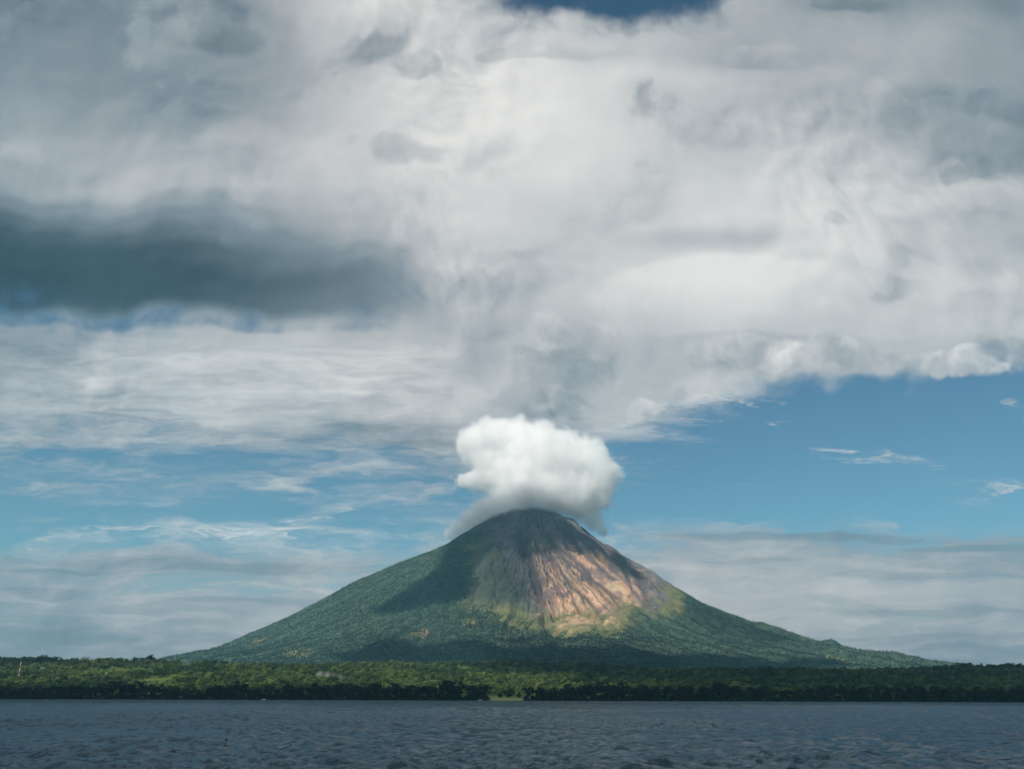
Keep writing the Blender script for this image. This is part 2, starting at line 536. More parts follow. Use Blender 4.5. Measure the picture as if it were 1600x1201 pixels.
def attr(o, name, vals):
    a = o.data.attributes.new(name, 'FLOAT', 'POINT')
    a.data.foreach_set('value', np.asarray(vals, dtype=np.float32))


def tag(o, label=None, cat=None, group=None, kind=None):
    if label: o['label'] = label
    if cat: o['category'] = cat
    if group: o['group'] = group
    if kind: o['kind'] = kind
    return o


def material(name):
    mt = bpy.data.materials.new(name)
    mt.use_nodes = True
    nt = mt.node_tree
    n = N(nt)
    b = nt.nodes['Principled BSDF']
    return mt, n, b


def plain_mat(name, rgb, rough=0.7, var=0.15, scale=3.0):
    mt, n, b = material(name)
    tcn = n.new('ShaderNodeTexCoord')
    f = n.noise(tcn.outputs['Object'], scale, 4)
    c = n.mix(f, tuple(x * (1 - var) for x in rgb) + (1,), tuple(min(1, x * (1 + var)) for x in rgb) + (1,))
    n.put(b.inputs['Base Color'], c)
    b.inputs['Roughness'].default_value = rough
    b.inputs['Specular IOR Level'].default_value = 0.2
    return mt


# ------------------------------------------------------------------ volcano
def volcano_masks(x, y, z):
    """what covers the ground: bare rock, red slide scar, grass, from where each lies on the cone"""
    u, v = project(x, y, z)
    r = np.hypot(x - VX, y - VY)
    front = sstep(VY + 150 - y, 0, 300)
    n1 = fbm(x / 160.0, y / 160.0, 5, 3); n2 = fbm(x / 45.0, y / 45.0, 4, 9)
    w1 = n1 * 22 + n2 * 12
    P = poly_sd
    scar = sstep(P(u, v, [(836, 862), (870, 858), (930, 868), (985, 890), (1010, 915), (1008, 935), (975, 940), (950, 955), (905, 965), (862, 962), (846, 950), (840, 915), (834, 890)]) + w1 * 1.3, -14, 16)
    grass = sstep(P(u, v, [(735, 850), (815, 850), (842, 850), (930, 850), (1035, 890), (1075, 925), (1060, 950), (1000, 958), (960, 985), (900, 985), (840, 985), (790, 965), (735, 945)]) + w1, -12, 12)
    rock = sstep(P(u, v, [(765, 780), (940, 780), (1000, 868), (1045, 905), (1020, 950), (995, 945), (965, 915), (900, 900), (850, 960), (836, 960), (822, 930), (800, 900), (790, 870), (770, 850), (755, 835)]) + w1 * 1.1, -8, 10)
    top = sstep(r + n1 * 300, 620, 380)
    return scar * front, grass * front, np.maximum(rock * front, top * 0.85)


CHANNELS = [  # ravines running down the cone: (pixel path, half width px, depth m)
    ([(812, 832), (820, 858), (834, 885), (842, 925), (852, 965), (862, 985)], 9, 55),
    ([(770, 872), (773, 910), (780, 940)], 2.5, 16), ([(786, 862), (793, 895), (812, 925), (838, 948)], 3, 18),
    ([(752, 880), (748, 915), (740, 935)], 3, 12),
    ([(858, 838), (874, 862), (888, 884)], 7, 34), ([(884, 832), (905, 858), (930, 880), (958, 905)], 5, 26),
    ([(905, 880), (930, 908), (955, 930), (968, 952)], 4, 26), ([(868, 880), (890, 915), (925, 945), (942, 972)], 4, 26),
    ([(910, 826), (948, 856), (985, 886), (1004, 920), (1012, 945)], 8, 38), ([(940, 850), (975, 892), (990, 925)], 5, 30),
    ([(950, 880), (984, 915), (1000, 935)], 4, 22), ([(848, 902), (858, 930), (864, 956)], 4, 20), ([(1020, 912), (1040, 945), (1050, 965)], 4, 20),
    ([(880, 905), (905, 930), (915, 950)], 3, 16), ([(680, 862), (650, 890), (640, 905)], 5, 12), ([(700, 880), (690, 915), (700, 945)], 6, 14),
]


_g = np.random.default_rng(8)
for _i in range(30):
    _t = 0.22 + 0.95 * (_i + _g.random()) / 30
    _y = _g.uniform(838, 880) + 14 * _t; _ye = _g.uniform(918, 978) - 18 * _t
    _pts = []; _off = 0.0
    while _y < _ye:
        _pts.append((814 + (_y - 800) * _t + _off, _y))
        _y += _g.uniform(6, 10); _off += _g.normal(0, 1.6)
    if len(_pts) > 2:
        CHANNELS.append((_pts, _g.uniform(1.2, 2.6), _g.uniform(12, 30)))


def volcano_height(x, y):
    z = height(x, y)
    ddx = x - VX; ddy = y - VY
    r = np.hypot(ddx, ddy)
    phi = np.arctan2(ddx, -ddy)
    u, v = project(x, y, z)
    lr = np.log(np.maximum(r, 120) / 120.0)
    wob = 0.10 * fbm(phi * 3, lr * 2.2, 3, 31)
    g1 = np.abs(fbm((phi + wob) * 9, lr * 0.9, 2, 41)) * 2
    g2 = np.abs(fbm((phi + wob * 1.4) * 24, lr * 0.8, 3, 43)) * 2
    g3 = np.abs(fbm((phi + wob) * 60, lr * 1.8, 3, 47)) * 2
    bare = sstep(r, 2750, 1900) * sstep(r, 180, 500)
    rightish = 0.45 + 0.55 * sstep(phi, -0.25, 0.1)
    z = z + bare * rightish * ((g1 - .35) * 46 + (g2 - .35) * 34 + (g3 - .35) * 15)
    low = sstep(r, 1800, 2800) * sstep(r, 4600, 3600)
    z = z + low * ((g1 - .35) * 58 + (g2 - .35) * 24)
    z = z + fbm(x / 70.0, y / 70.0, 4, 77) * 9 * sstep(r, 150, 600)
    z = z + fbm(x / 75.0, y / 75.0, 4, 78) * 34 * sstep(r, 750, 250)
    wv = fbm(x / 120.0, y / 120.0, 4, 15) * 5
    fr = sstep(VY + 50 - y, 0, 200)
    for pts, wpx, dep in CHANNELS:
        d = line_d(u + wv, v, pts)
        z = z - fr * dep * np.exp(-(d / wpx) ** 2)
    # cinder cone on the right shoulder
    cpt = at_y(1302, 1005, 7000)
    d = np.hypot(x - cpt[0], (y - cpt[1]) * 0.7)
    z = z + 92 * np.exp(-(d / 125) ** 2)
    # summit notch
    z = z - 30 * np.exp(-(((x - VX) / 60) ** 2)) * sstep(r, 400, 150)
    return z


ph = np.concatenate([np.linspace(-115, -22, 280)[:-1], np.linspace(-22, 58, 620), np.linspace(58, 115, 180)[1:], np.linspace(116.5, 243.5, 80)]) * math.pi / 180
rr = np.concatenate([np.linspace(4, 180, 12), np.arange(190, 800, 9.0), np.arange(802, 2300, 6.0), np.arange(2306, 2700, 10.0), np.linspace(2710, 4900, 110)])
PHI, RRR = np.meshgrid(ph, rr)
vx = VX + RRR * np.sin(PHI); vy = VY - RRR * np.cos(PHI)
vz = volcano_height(vx, vy)
vz = vz - sstep(RRR, 4550, 4900) * 25
verts = np.stack([vx, vy, vz], -1).reshape(-1, 3)

vm, n, b = material('volcano_ground')
geo = n.new('ShaderNodeNewGeometry')
pos = geo.outputs['Position']


def get_attr(n, name):
    a = n.new('ShaderNodeAttribute', attribute_name=name)
    return a.outputs['Fac']


nf = n.noise(pos, 0.018, 6, 0.58)
nm = n.noise(pos, 0.006, 5, 0.6)
forest = n.mix(n.smooth(nf, .3, .7), (0.026, 0.046, 0.032, 1), (0.062, 0.092, 0.058, 1))
grassc = n.mix(n.smooth(nf, .3, .7), (0.085, 0.10, 0.042, 1), (0.165, 0.16, 0.075, 1))
ashc = n.mix(n.smooth(nf, .3, .7), (0.068, 0.085, 0.060, 1), (0.108, 0.118, 0.085, 1))
rockc = n.mix(n.smooth(nm, .3, .7), (0.075, 0.078, 0.086, 1), (0.17, 0.158, 0.16, 1))
rockc = n.mix(n.smooth(nf, .45, .75), rockc, (0.06, 0.052, 0.055, 1))
scarc = n.mix(n.smooth(nf, .3, .7), (0.34, 0.19, 0.115, 1), (0.58, 0.39, 0.265, 1))
scarc = n.mix(n.smooth(nm, .52, .68), scarc, (0.40, 0.33, 0.20, 1))
scarc = n.mix(n.smooth(n.noise(pos, 0.004, 6, .65), .5, .62), scarc, (0.20, 0.135, 0.125, 1))
c = n.mix(get_attr(n, 'grass'), forest, grassc)
c = n.mix(get_attr(n, 'ash'), c, ashc)
c = n.mix(get_attr(n, 'rock'), c, rockc)
c = n.mix(get_attr(n, 'scar'), c, scarc)
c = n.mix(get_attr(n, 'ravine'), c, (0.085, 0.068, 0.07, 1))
n.put(b.inputs['Base Color'], c)
b.inputs['Roughness'].default_value = 0.95
b.inputs['Specular IOR Level'].default_value = 0.05
bp = n.new('ShaderNodeBump')
bp.inputs['Strength'].default_value = 0.9
bp.inputs['Distance'].default_value = 6.0
n.put(bp.inputs['Height'], n.noise(pos, 0.035, 6, 0.65))
n.put(b.inputs['Normal'], bp.outputs[0])

fx = grid_faces(len(rr), len(ph), wrap=True)
cap0 = len(verts)
volcano = build_mesh('volcano', verts, fx[:, ::-1], vm)
tag(volcano, 'steep green stratovolcano with a bare peach landslide scar below its clouded summit', 'volcano', kind='structure')
scar_m, grass_m, rock_m = volcano_masks(verts[:, 0], verts[:, 1], verts[:, 2])
uu, vv = project(verts[:, 0], verts[:, 1], verts[:, 2])
frn = sstep(VY + 50 - verts[:, 1], 0, 200)
nn = fbm(verts[:, 0] / 120, verts[:, 1] / 120, 4, 15) * 14
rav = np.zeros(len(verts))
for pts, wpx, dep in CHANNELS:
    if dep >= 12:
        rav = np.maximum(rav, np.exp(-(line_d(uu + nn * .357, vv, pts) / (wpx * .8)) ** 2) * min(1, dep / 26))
slide = sstep(poly_sd(uu, vv, [(656, 994), (664, 984), (673, 983), (667, 993), (660, 998)]), -1.5, 1.5)
patch = np.zeros(len(verts))
for pl in ([(636, 992), (660, 980), (670, 982), (655, 993)], [(390, 1002), (418, 994), (420, 998), (395, 1006)], [(445, 1022), (468, 1010), (495, 1018), (470, 1026)],
           [(1290, 1020), (1335, 1034), (1330, 1037), (1285, 1024)], [(1400 - 55, 1040), (1385, 1042), (1380, 1046), (1345, 1044)], [(720, 968), (742, 965), (745, 976), (725, 978)]):
    patch = np.maximum(patch, sstep(poly_sd(uu + nn * .3, vv + nn * .2, pl), -2, 2))
attr(volcano, 'scar', np.maximum(scar_m * (1 - rav * .55), slide * frn))
attr(volcano, 'grass', np.maximum(grass_m, patch * frn))
attr(volcano, 'rock', rock_m)
ash_m = sstep(poly_sd(uu, vv, [(745, 850), (775, 830), (812, 835), (838, 885), (850, 960), (800, 950), (735, 945), (735, 905)]) + nn * .8, -8, 10)
attr(volcano, 'ash', ash_m * frn)
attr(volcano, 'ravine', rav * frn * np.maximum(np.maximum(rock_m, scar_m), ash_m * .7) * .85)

GAP = (at_y(768, 1088, 1225)[0], at_y(816, 1088, 1225)[0])       # grassy opening on the shore
# ------------------------------------------------------------------ coastal plain
gx = np.concatenate([np.linspace(-12000, -2450, 40), np.linspace(-2400, 2400, 320), np.linspace(2450, 12000, 40)])
gy = np.concatenate([np.linspace(1150, 1400, 60), np.linspace(1408, 3600, 190), np.linspace(3640, 14000, 100)])
GX, GY = np.meshgrid(gx, gy)
GZ = height(GX, GY)
rv = np.hypot(GX - VX, GY - VY)
GZ = np.where(rv < 4500, GZ - sstep(rv, 4500, 4300) * 60 - sstep(rv, 4300, 3600) * 240, GZ)
GZ = np.where((rv > 6500) & (GY > 6000), GZ - 20, GZ)
gm, n, b = material('plain_ground')
geo = n.new('ShaderNodeNewGeometry')
pos = geo.outputs['Position']
c = n.mix(n.smooth(n.noise(pos, 0.012, 5, .6), .35, .65), (0.03, 0.05, 0.014, 1), (0.085, 0.125, 0.03, 1))
c = n.mix(n.smooth(n.noise(pos, 0.05, 4, .6), .55, .75), c, (0.11, 0.11, 0.05, 1))
sx, sy, sz = n.sep(pos)
gapm = n.math('MULTIPLY', n.smooth(sx, GAP[0] - 4, GAP[0] + 2), n.smooth(sx, GAP[1] + 4, GAP[1] - 2))
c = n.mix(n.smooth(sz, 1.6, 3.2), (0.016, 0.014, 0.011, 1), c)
c = n.mix(n.math('MULTIPLY', gapm, n.smooth(sy, 1290, 1260)), c, (0.30, 0.31, 0.13, 1))
n.put(b.inputs['Base Color'], c)
b.inputs['Roughness'].default_value = 0.95
b.inputs['Specular IOR Level'].default_value = 0.05
plain = build_mesh('ground', np.stack([GX, GY, GZ], -1).reshape(-1, 3), grid_faces(len(gy), len(gx)), gm)
tag(plain, 'wooded green coastal plain between the lake and the volcano', 'ground', kind='structure')

# ------------------------------------------------------------------ lake
wm, n, b = material('lake_water')
geo = n.new('ShaderNodeNewGeometry')
pos = geo.outputs['Position']
wt = wm.node_tree
wt.nodes.remove(b)
st = n.vmath('MULTIPLY', pos, (0.75, 1.25, 1.0))
h1 = n.noise(st, 0.45, 6, 0.62)
h2 = n.noise(st, 2.6, 5, 0.65)
bp = n.new('ShaderNodeBump')
bp.inputs['Strength'].default_value = 1.0
bp.inputs['Distance'].default_value = 0.6
h3 = n.noise(n.vmath('MULTIPLY', pos, (0.16, 0.09, 0.1)), 1.0, 4, 0.6)
h4 = n.noise(n.vmath('MULTIPLY', pos, (0.035, 0.014, 0.1)), 1.0, 4, 0.6)
hs = n.math('ADD', h1, n.math('MULTIPLY', h2, 0.42))
hs = n.math('ADD', hs, n.math('ADD', n.math('MULTIPLY', h3, 0.8), n.math('MULTIPLY', h4, 2.5)))
n.put(bp.inputs['Height'], hs)
body_ = n.new('ShaderNodeBsdfDiffuse')
body_.inputs[0].default_value = (0.004, 0.011, 0.017, 1)
shine = n.new('ShaderNodeBsdfGlossy')
shine.inputs['Color'].default_value = (0.70, 0.86, 0.97, 1)
shine.inputs['Roughness'].default_value = 0.035
fres = n.new('ShaderNodeFresnel')
fres.inputs['IOR'].default_value = 1.33
for nd in (body_, shine, fres):
    n.put(nd.inputs['Normal'], bp.outputs[0])
mxs = n.new('ShaderNodeMixShader')
n.put(mxs.inputs[0], n.math('MULTIPLY', n.math('POWER', fres.outputs[0], 2.0), 0.27))
n.put(mxs.inputs[1], body_.outputs[0]); n.put(mxs.inputs[2], shine.outputs[0])
wt.links.new(mxs.outputs[0], wt.nodes['Material Output'].inputs['Surface'])

waz = np.linspace(-37, 37, 700) * math.pi / 180
wd = np.concatenate([np.geomspace(14, 130, 300), np.geomspace(131, 1150, 690), np.geomspace(1165, 1260, 8)])
row_gap = np.gradient(wd)
WA, WD = np.meshgrid(waz, wd)
wxx = WD * np.sin(WA); wyy = WD * np.cos(WA)
wz = np.zeros_like(wxx); ox = np.zeros_like(wxx); oy = np.zeros_like(wxx)
gust = 0.75 + 0.8 * np.clip(fbm(wxx / 26, wyy / 60, 3, 91) + .35, 0, 1)
cell_m = np.maximum(WD * (waz[1] - waz[0]), row_gap[:, None])
for i in range(70):
    lam = 0.55 * (5.0 / 0.55) ** RNG.random()
    th = RNG.normal(-0.2, 0.5)
    k = 2 * math.pi / lam
    kx, ky = k * math.sin(th), -k * math.cos(th)
    A = 0.0105 * lam ** 0.95 * (1.0 if lam < 2.2 else 0.75)
    ph0 = RNG.random() * 6.28
    att = np.clip(lam / (2.0 * cell_m) - 0.5, 0, 1)          # what the mesh can still carry out there
    p = kx * wxx + ky * wyy + ph0
    wz += A * att * np.sin(p); ox += A * att * math.sin(th) * np.cos(p) * .9; oy += -A * att * math.cos(th) * np.cos(p) * .9
edge = sstep(np.abs(WA), R(37), R(35.5)) * sstep(WD, 14, 17) * sstep(WD, 1190, 1100)
lake_v = np.stack([wxx + ox * edge * gust, wyy + oy * edge * gust, wz * edge * gust], -1).reshape(-1, 3)
lake_f = grid_faces(len(wd), len(waz))
# the rest of the lake: a coarse sheet round the dense sector
base = len(lake_v)
ang = np.concatenate([[R(37)], np.linspace(R(50), R(310), 27), [R(323)]])
rad = np.array([14, 60, 420, 1260, 12000.0])
AG, RG = np.meshgrid(ang, rad)
v2 = np.stack([RG * np.sin(AG), RG * np.cos(AG), np.zeros_like(AG)], -1).reshape(-1, 3)
f2 = grid_faces(len(rad), len(ang)) + base
lake = build_mesh('lake', np.concatenate([lake_v, v2]), np.concatenate([lake_f, f2])[:, ::-1], wm)
tag(lake, 'choppy dark blue lake in front of the wooded shore', 'lake', kind='structure')


# ------------------------------------------------------------------ terrain look-ups
def ground_at(px, py, ymin=1200.0, ymax=9000.0):
    """where the sight line of a pixel meets the land"""
    d = ray(px, py)
    Y = np.geomspace(ymin, ymax, 1500)
    X = d[0] / d[1] * Y; Zr = CAM_H + d[2] / d[1] * Y
    Zt = np.where(np.hypot(X - VX, Y - VY) < 4600, volcano_height(X, Y), height(X, Y))
    hit = np.nonzero(Zt >= Zr)[0]
    i = hit[0] if len(hit) else int(np.argmin((Zr - Zt) / Y))
    return np.array([X[i], Y[i], Zt[i]])


# ------------------------------------------------------------------ trees
def leaf_mat(name, dark, light, haze_tint):
    mt, n, b = material(name)
    oi = n.new('ShaderNodeObjectInfo')
    geo = n.new('ShaderNodeNewGeometry')
    patchy = n.noise(geo.outputs['Position'], 0.007, 3, .6)
    f = n.math('ADD', n.math('MULTIPLY', oi.outputs['Random'], 0.55), n.math('MULTIPLY', n.smooth(patchy, .3, .7), 0.45))
    c = n.mix(n.smooth(f, .25, 1.0), dark + (1,), light + (1,))
    if haze_tint:
        haze_far = n.smooth(n.sep(geo.outputs['Position'])[1], 2500, 3500)  # bluer with distance: haze put into the leaf colour
        c = n.mix(haze_far, c, n.mix(n.smooth(f, .25, 1.0), (0.029, 0.054, 0.040, 1), (0.070, 0.112, 0.074, 1)))
    c = n.mix(n.math('MULTIPLY', n.noise(geo.outputs['Position'], 0.6, 2), 0.5), c, tuple(x * .6 for x in dark) + (1,))
    n.put(b.inputs['Base Color'], c)
    b.inputs['Roughness'].default_value = 0.75
    b.inputs['Specular IOR Level'].default_value = 0.15
    return mt


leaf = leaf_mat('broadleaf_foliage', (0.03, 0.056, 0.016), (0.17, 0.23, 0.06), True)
shade_baked_leaf = leaf_mat('shade_baked_foliage', (0.006, 0.010, 0.005), (0.018, 0.026, 0.009), False)  # leaf darkened so the shore's shade sits in its colour
bark = plain_mat('bark', (0.07, 0.055, 0.04), 0.9)


def tube(p0, p1, r0, r1, seg=6):
    p0 = np.array(p0, float); p1 = np.array(p1, float)
    a = p1 - p0; a /= np.linalg.norm(a)
    q = np.cross(a, [0.3, 1, 0.2]); q /= np.linalg.norm(q); w = np.cross(a, q)
    t = np.arange(seg) * 2 * math.pi / seg
    ring = np.cos(t)[:, None] * q + np.sin(t)[:, None] * w
    v = np.concatenate([p0 + ring * r0, p1 + ring * r1])
    f = [[i, (i + 1) % seg, seg + (i + 1) % seg, seg + i] for i in range(seg)]
    return v, np.array(f)


def joined(parts):
    vs_, fs_ = [], []; k = 0
    for v, f in parts:
        vs_.append(v); fs_.append(np.asarray(f) + k); k += len(v)
    return np.concatenate(vs_), np.concatenate(fs_)


def tree_meshes(seed, H=14.0, Wd=6.0, leaves=230, low=0.25):
    rg = np.random.default_rng(seed)
    trunk = []
    top = np.array([rg.normal(0, .5), rg.normal(0, .5), H * .55])
    mid = top * .5 + np.array([rg.normal(0, .25), rg.normal(0, .25), 0])
    trunk.append(tube((0, 0, -0.6), mid, .38, .28)); trunk.append(tube(mid, top, .28, .16))
    lobes = []
    nl = 8
    for i in range(nl):
        a = i * 2 * math.pi / nl + rg.normal(0, .3)
        rad = Wd * (0.35 + 0.35 * rg.random()) * (0.3 if i == 0 else 1)
        c = np.array([math.cos(a) * rad, math.sin(a) * rad, H * (low + .22 + (.75 - low) * rg.random() * .75) if i else H * .80])
        lobes.append((c, Wd * (.34 + .22 * rg.random())))
        trunk.append(tube(mid * .4 + top * .6 * (0.6 + .4 * rg.random()), c, .13, .04, 4))
    V = []; F = []
    for i in range(leaves):
        c, rl = lobes[rg.integers(nl)]
        d = rg.normal(size=3); d /= np.linalg.norm(d)
        if d[2] < -0.5: d[2] *= -1
        p = c + d * rl * np.array([1, 1, .8]) * (0.72 + .33 * rg.random())
        nrm = d + rg.normal(size=3) * .45; nrm /= np.linalg.norm(nrm)
        q = np.cross(nrm, rg.normal(size=3)); q /= np.linalg.norm(q); w = np.cross(nrm, q)
        sz = (.55 + .6 * rg.random()) * Wd / 6
        k = len(V)
        bend = nrm * sz * .25
        V += [p - q * sz - bend, p - w * sz * .8, p + q * sz - bend, p + w * sz * .8, ]
        F.append([k, k + 1, k + 2, k + 3])
    return joined(trunk), (np.array(V), np.array(F))


def mesh_only(name, v, f, mat, smooth=False):
    o = build_mesh(name, v, f, mat, smooth)
    me = o.data
    bpy.data.objects.remove(o)
    return me


KINDS = []
for i, (H, Wd, lv, low) in enumerate([(14, 6.0, 300, .06), (12, 6.5, 300, .02), (16, 6.2, 320, .10), (11, 5.2, 260, .0), (13, 7.2, 330, .05), (17, 5.4, 300, .10)]):
    (tv, tf), (cv, cf) = tree_meshes(100 + i, H, Wd, lv, low)
    KINDS.append((mesh_only('trunk', tv, tf, bark), mesh_only('crown', cv, cf, shade_baked_leaf), mesh_only('wood_crown', cv, cf, leaf)))


def put_tree(kind, x, y, z, s, rot, name='broadleaf_tree', label=None, group=None):
    e = bpy.data.objects.new(name, None)
    e.empty_display_size = 1
    col.objects.link(e)
    e.location = (x, y, z); e.rotation_euler = (0, 0, rot); e.scale = (s, s, s)
    tag(e, label, 'tree', group)
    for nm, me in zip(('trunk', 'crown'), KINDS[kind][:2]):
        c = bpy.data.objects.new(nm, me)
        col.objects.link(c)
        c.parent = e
    return e


rg = np.random.default_rng(5)
shore_pts = []
ZONES = [(150, 'dark tree in the shaded shore row at the far left, below the mast and pastures', 'shore trees below the mast'),
         (400, 'dark tree in the shaded shore row left of the low pale boat', 'shore trees left of the pale boat'),
         (600, 'dark tree in the shaded shore row below the drifting smoke', 'shore trees below the smoke'),
         (690, 'dark tree in the shaded shore row between the smoke and the tallest shore clump', 'shore trees right of the smoke'),
         (792, 'dark tree in the tallest shore clump, just left of the grassy clearing', 'tall shore trees beside the clearing'),
         (1000, 'dark tree in the shaded shore row just right of the grassy clearing', 'shore trees right of the clearing'),
         (1260, 'dark tree in the shaded shore row between clearing and the sunlit trees', 'shore trees before the sunlit pair'),
         (9999, 'dark tree in the shaded shore row in front of the sunlit trees, far right', 'shore trees before the sunlit row')]
n_shore = 300
for i in range(n_shore):
    row = i % 3
    x = -745 + 1490 * (i + 0.5 + rg.normal(0, .5)) / n_shore
    y = 1203 + row * 12 + rg.normal(0, 3) - coast(np.array(x))
    if GAP[0] - 5 < x < GAP[1] + 5:
        if row < 2:
            continue
        y += 16
    shore_pts.append((x, y))
    kind = int(rg.integers(6))
    tall = 1.0 + 0.5 * vnoise(np.array(x / 45.0), np.array(0.5), 3) * 2 + rg.normal(0, .07)
    pxs = project(x, y, 10.0)[0]
    if 690 < pxs < 770: tall *= 1.18
    zone = next(z_ for z_ in ZONES if pxs < z_[0])
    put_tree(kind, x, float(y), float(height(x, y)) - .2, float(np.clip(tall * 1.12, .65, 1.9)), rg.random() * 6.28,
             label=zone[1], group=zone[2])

proto = []
for kd, (px, lab) in enumerate([(1288, 'yellow green sunlit tree behind the shore, first of the pair on the right'), (1310, 'yellow green sunlit tree behind the shore, second of the pair on the right'),
                                (1418, 'sunlit tree behind the shore, left end of the longest lit row on the right'), (1475, 'sunlit spreading tree in the middle of the longest lit row on the right'),
                                (1530, 'broad bright green tree in sunlight near the right end of the lit row'), (1560, 'tall bright green tree in sunlight at the right end of the lit row')]):
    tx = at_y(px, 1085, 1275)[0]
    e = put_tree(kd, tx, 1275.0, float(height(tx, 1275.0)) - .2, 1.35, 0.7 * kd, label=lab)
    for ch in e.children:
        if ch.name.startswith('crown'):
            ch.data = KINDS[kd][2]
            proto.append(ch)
for px, py, Y, s, lab in [(1335, 1046, 2300, 1.25, 'larger of the two dark round trees standing out above the plain on the right'),
                          (1346, 1047, 2310, 0.9, 'smaller of the two dark round trees standing out above the plain on the right'),
                          (235, 1030, 2750, 1.5, 'broad dark tree rising highest on the skyline ridge at the left')]:
    p = ground_at(px, py + 4, Y * .8)
    put_tree(4, p[0], p[1], p[2] - .3, s, 1.0, label=lab)

# the rest of the woods: one mass, instanced on points
def scatter(n, ymin, ymax, seed, power=0.5):
    g = np.random.default_rng(seed)
    y = ymin * (ymax / ymin) ** (g.random(n) ** power)
    x = y * np.tan(R(34)) * (g.random(n) * 2 - 1)
    return x, y


PASTURES = [[(53, 1048), (62, 1041), (82, 1043), (79, 1051), (60, 1052)], [(87, 1040), (110, 1039), (127, 1041), (108, 1048), (92, 1047)], [(94, 1050), (110, 1049), (108, 1055), (96, 1055)],
            [(278, 1036), (298, 1033), (306, 1043), (285, 1045)], [(180, 1062), (206, 1062), (204, 1068), (184, 1067)], [(1180, 1056), (1270, 1057), (1265, 1063), (1185, 1062)],
            [(1150, 1055), (1220, 1055), (1215, 1059), (1160, 1059)], [(640, 1010), (655, 1007), (660, 1012)], [(330, 1064), (360, 1066), (355, 1071), (335, 1070)]]


def wood_points(n, ymin, ymax, seed, power, open_thr, lift=0.0):
    x, y = scatter(n, ymin, ymax, seed, power)
    rad = np.hypot(x - VX, y - VY)
    z = np.where(rad < 4600, volcano_height(x, y), height(x, y))
    keep = fbm(x / 130.0, y / 130.0, 4, 61) < open_thr
    u, v = project(x, y, z + 3)
    for pl in PASTURES:
        keep &= poly_sd(u, v, pl) < 1.0
    keep &= y > 1234 - coast(x)
    keep &= ~((y < 1262) & (x > GAP[0] - 6) & (x < GAP[1] + 6))
    sm, gmk, rk = volcano_masks(x, y, z)
    g = np.random.default_rng(seed + 1)
    keep &= (np.maximum.reduce([sm * 1.2, gmk * .95, rk * 1.1]) < g.random(n) * .95) | (rad > 3300)
    keep &= (rad > 900)
    return x[keep], y[keep], z[keep]


x1, y1, z1 = wood_points(30000, 1252, 3300, 201, 0.8, 0.22)
x2, y2, z2 = wood_points(220000, 2900, 7900, 202, 0.75, 0.6)
X = np.concatenate([x1, x2]); Y = np.concatenate([y1, y2]); Zz = np.concatenate([z1, z2])
g = np.random.default_rng(77)
sc_ = np.where(Y < 3000, 0.62 + .5 * g.random(len(X)), 0.75 + .5 * g.random(len(X))) * (1 + .35 * fbm(X / 60, Y / 60, 2, 81))
sc_ = np.where(Y > 2900, sc_ * .56, sc_)
def instanced(name, P, size, protos, seed):
    g = np.random.default_rng(seed)
    me = bpy.data.meshes.new(name)
    me.vertices.add(len(P))
    me.vertices.foreach_set('co', P.astype(np.float32).ravel())
    o = bpy.data.objects.new(name, me)
    col.objects.link(o)
    a = me.attributes.new('size', 'FLOAT', 'POINT'); a.data.foreach_set('value', size.astype(np.float32))
    a = me.attributes.new('turn', 'FLOAT', 'POINT'); a.data.foreach_set('value', (g.random(len(P)) * 6.28).astype(np.float32))
    gn = bpy.data.node_groups.new(name, 'GeometryNodeTree')
    gn.interface.new_socket('Geometry', in_out='INPUT', socket_type='NodeSocketGeometry')
    gn.interface.new_socket('Geometry', in_out='OUTPUT', socket_type='NodeSocketGeometry')
    gi = gn.nodes.new('NodeGroupInput'); go = gn.nodes.new('NodeGroupOutput')
    inst = gn.nodes.new('GeometryNodeInstanceOnPoints')
    jn = gn.nodes.new('GeometryNodeJoinGeometry')
    for q in protos:
        oi = gn.nodes.new('GeometryNodeObjectInfo')
        oi.inputs['Object'].default_value = q
        oi.inputs['As Instance'].default_value = True
        oi.transform_space = 'ORIGINAL'
        gn.links.new(oi.outputs['Geometry'], jn.inputs[0])

    def named(nm):
        q = gn.nodes.new('GeometryNodeInputNamedAttribute')
        q.data_type = 'FLOAT'; q.inputs['Name'].default_value = nm
        return q.outputs['Attribute']
    cx = gn.nodes.new('ShaderNodeCombineXYZ')
    gn.links.new(named('turn'), cx.inputs[2])
    gn.links.new(gi.outputs[0], inst.inputs['Points'])
    gn.links.new(jn.outputs[0], inst.inputs['Instance'])
    inst.inputs['Pick Instance'].default_value = True
    rv_ = gn.nodes.new('FunctionNodeRandomValue'); rv_.data_type = 'INT'
    rv_.inputs[4].default_value = 0; rv_.inputs[5].default_value = len(protos) - 1
    gn.links.new(rv_.outputs[2], inst.inputs['Instance Index'])
    gn.links.new(cx.outputs[0], inst.inputs['Rotation'])
    gn.links.new(named('size'), inst.inputs['Scale'])
    gn.links.new(inst.outputs[0], go.inputs[0])
    o.modifiers.new(name, 'NODES').node_group = gn
    return o


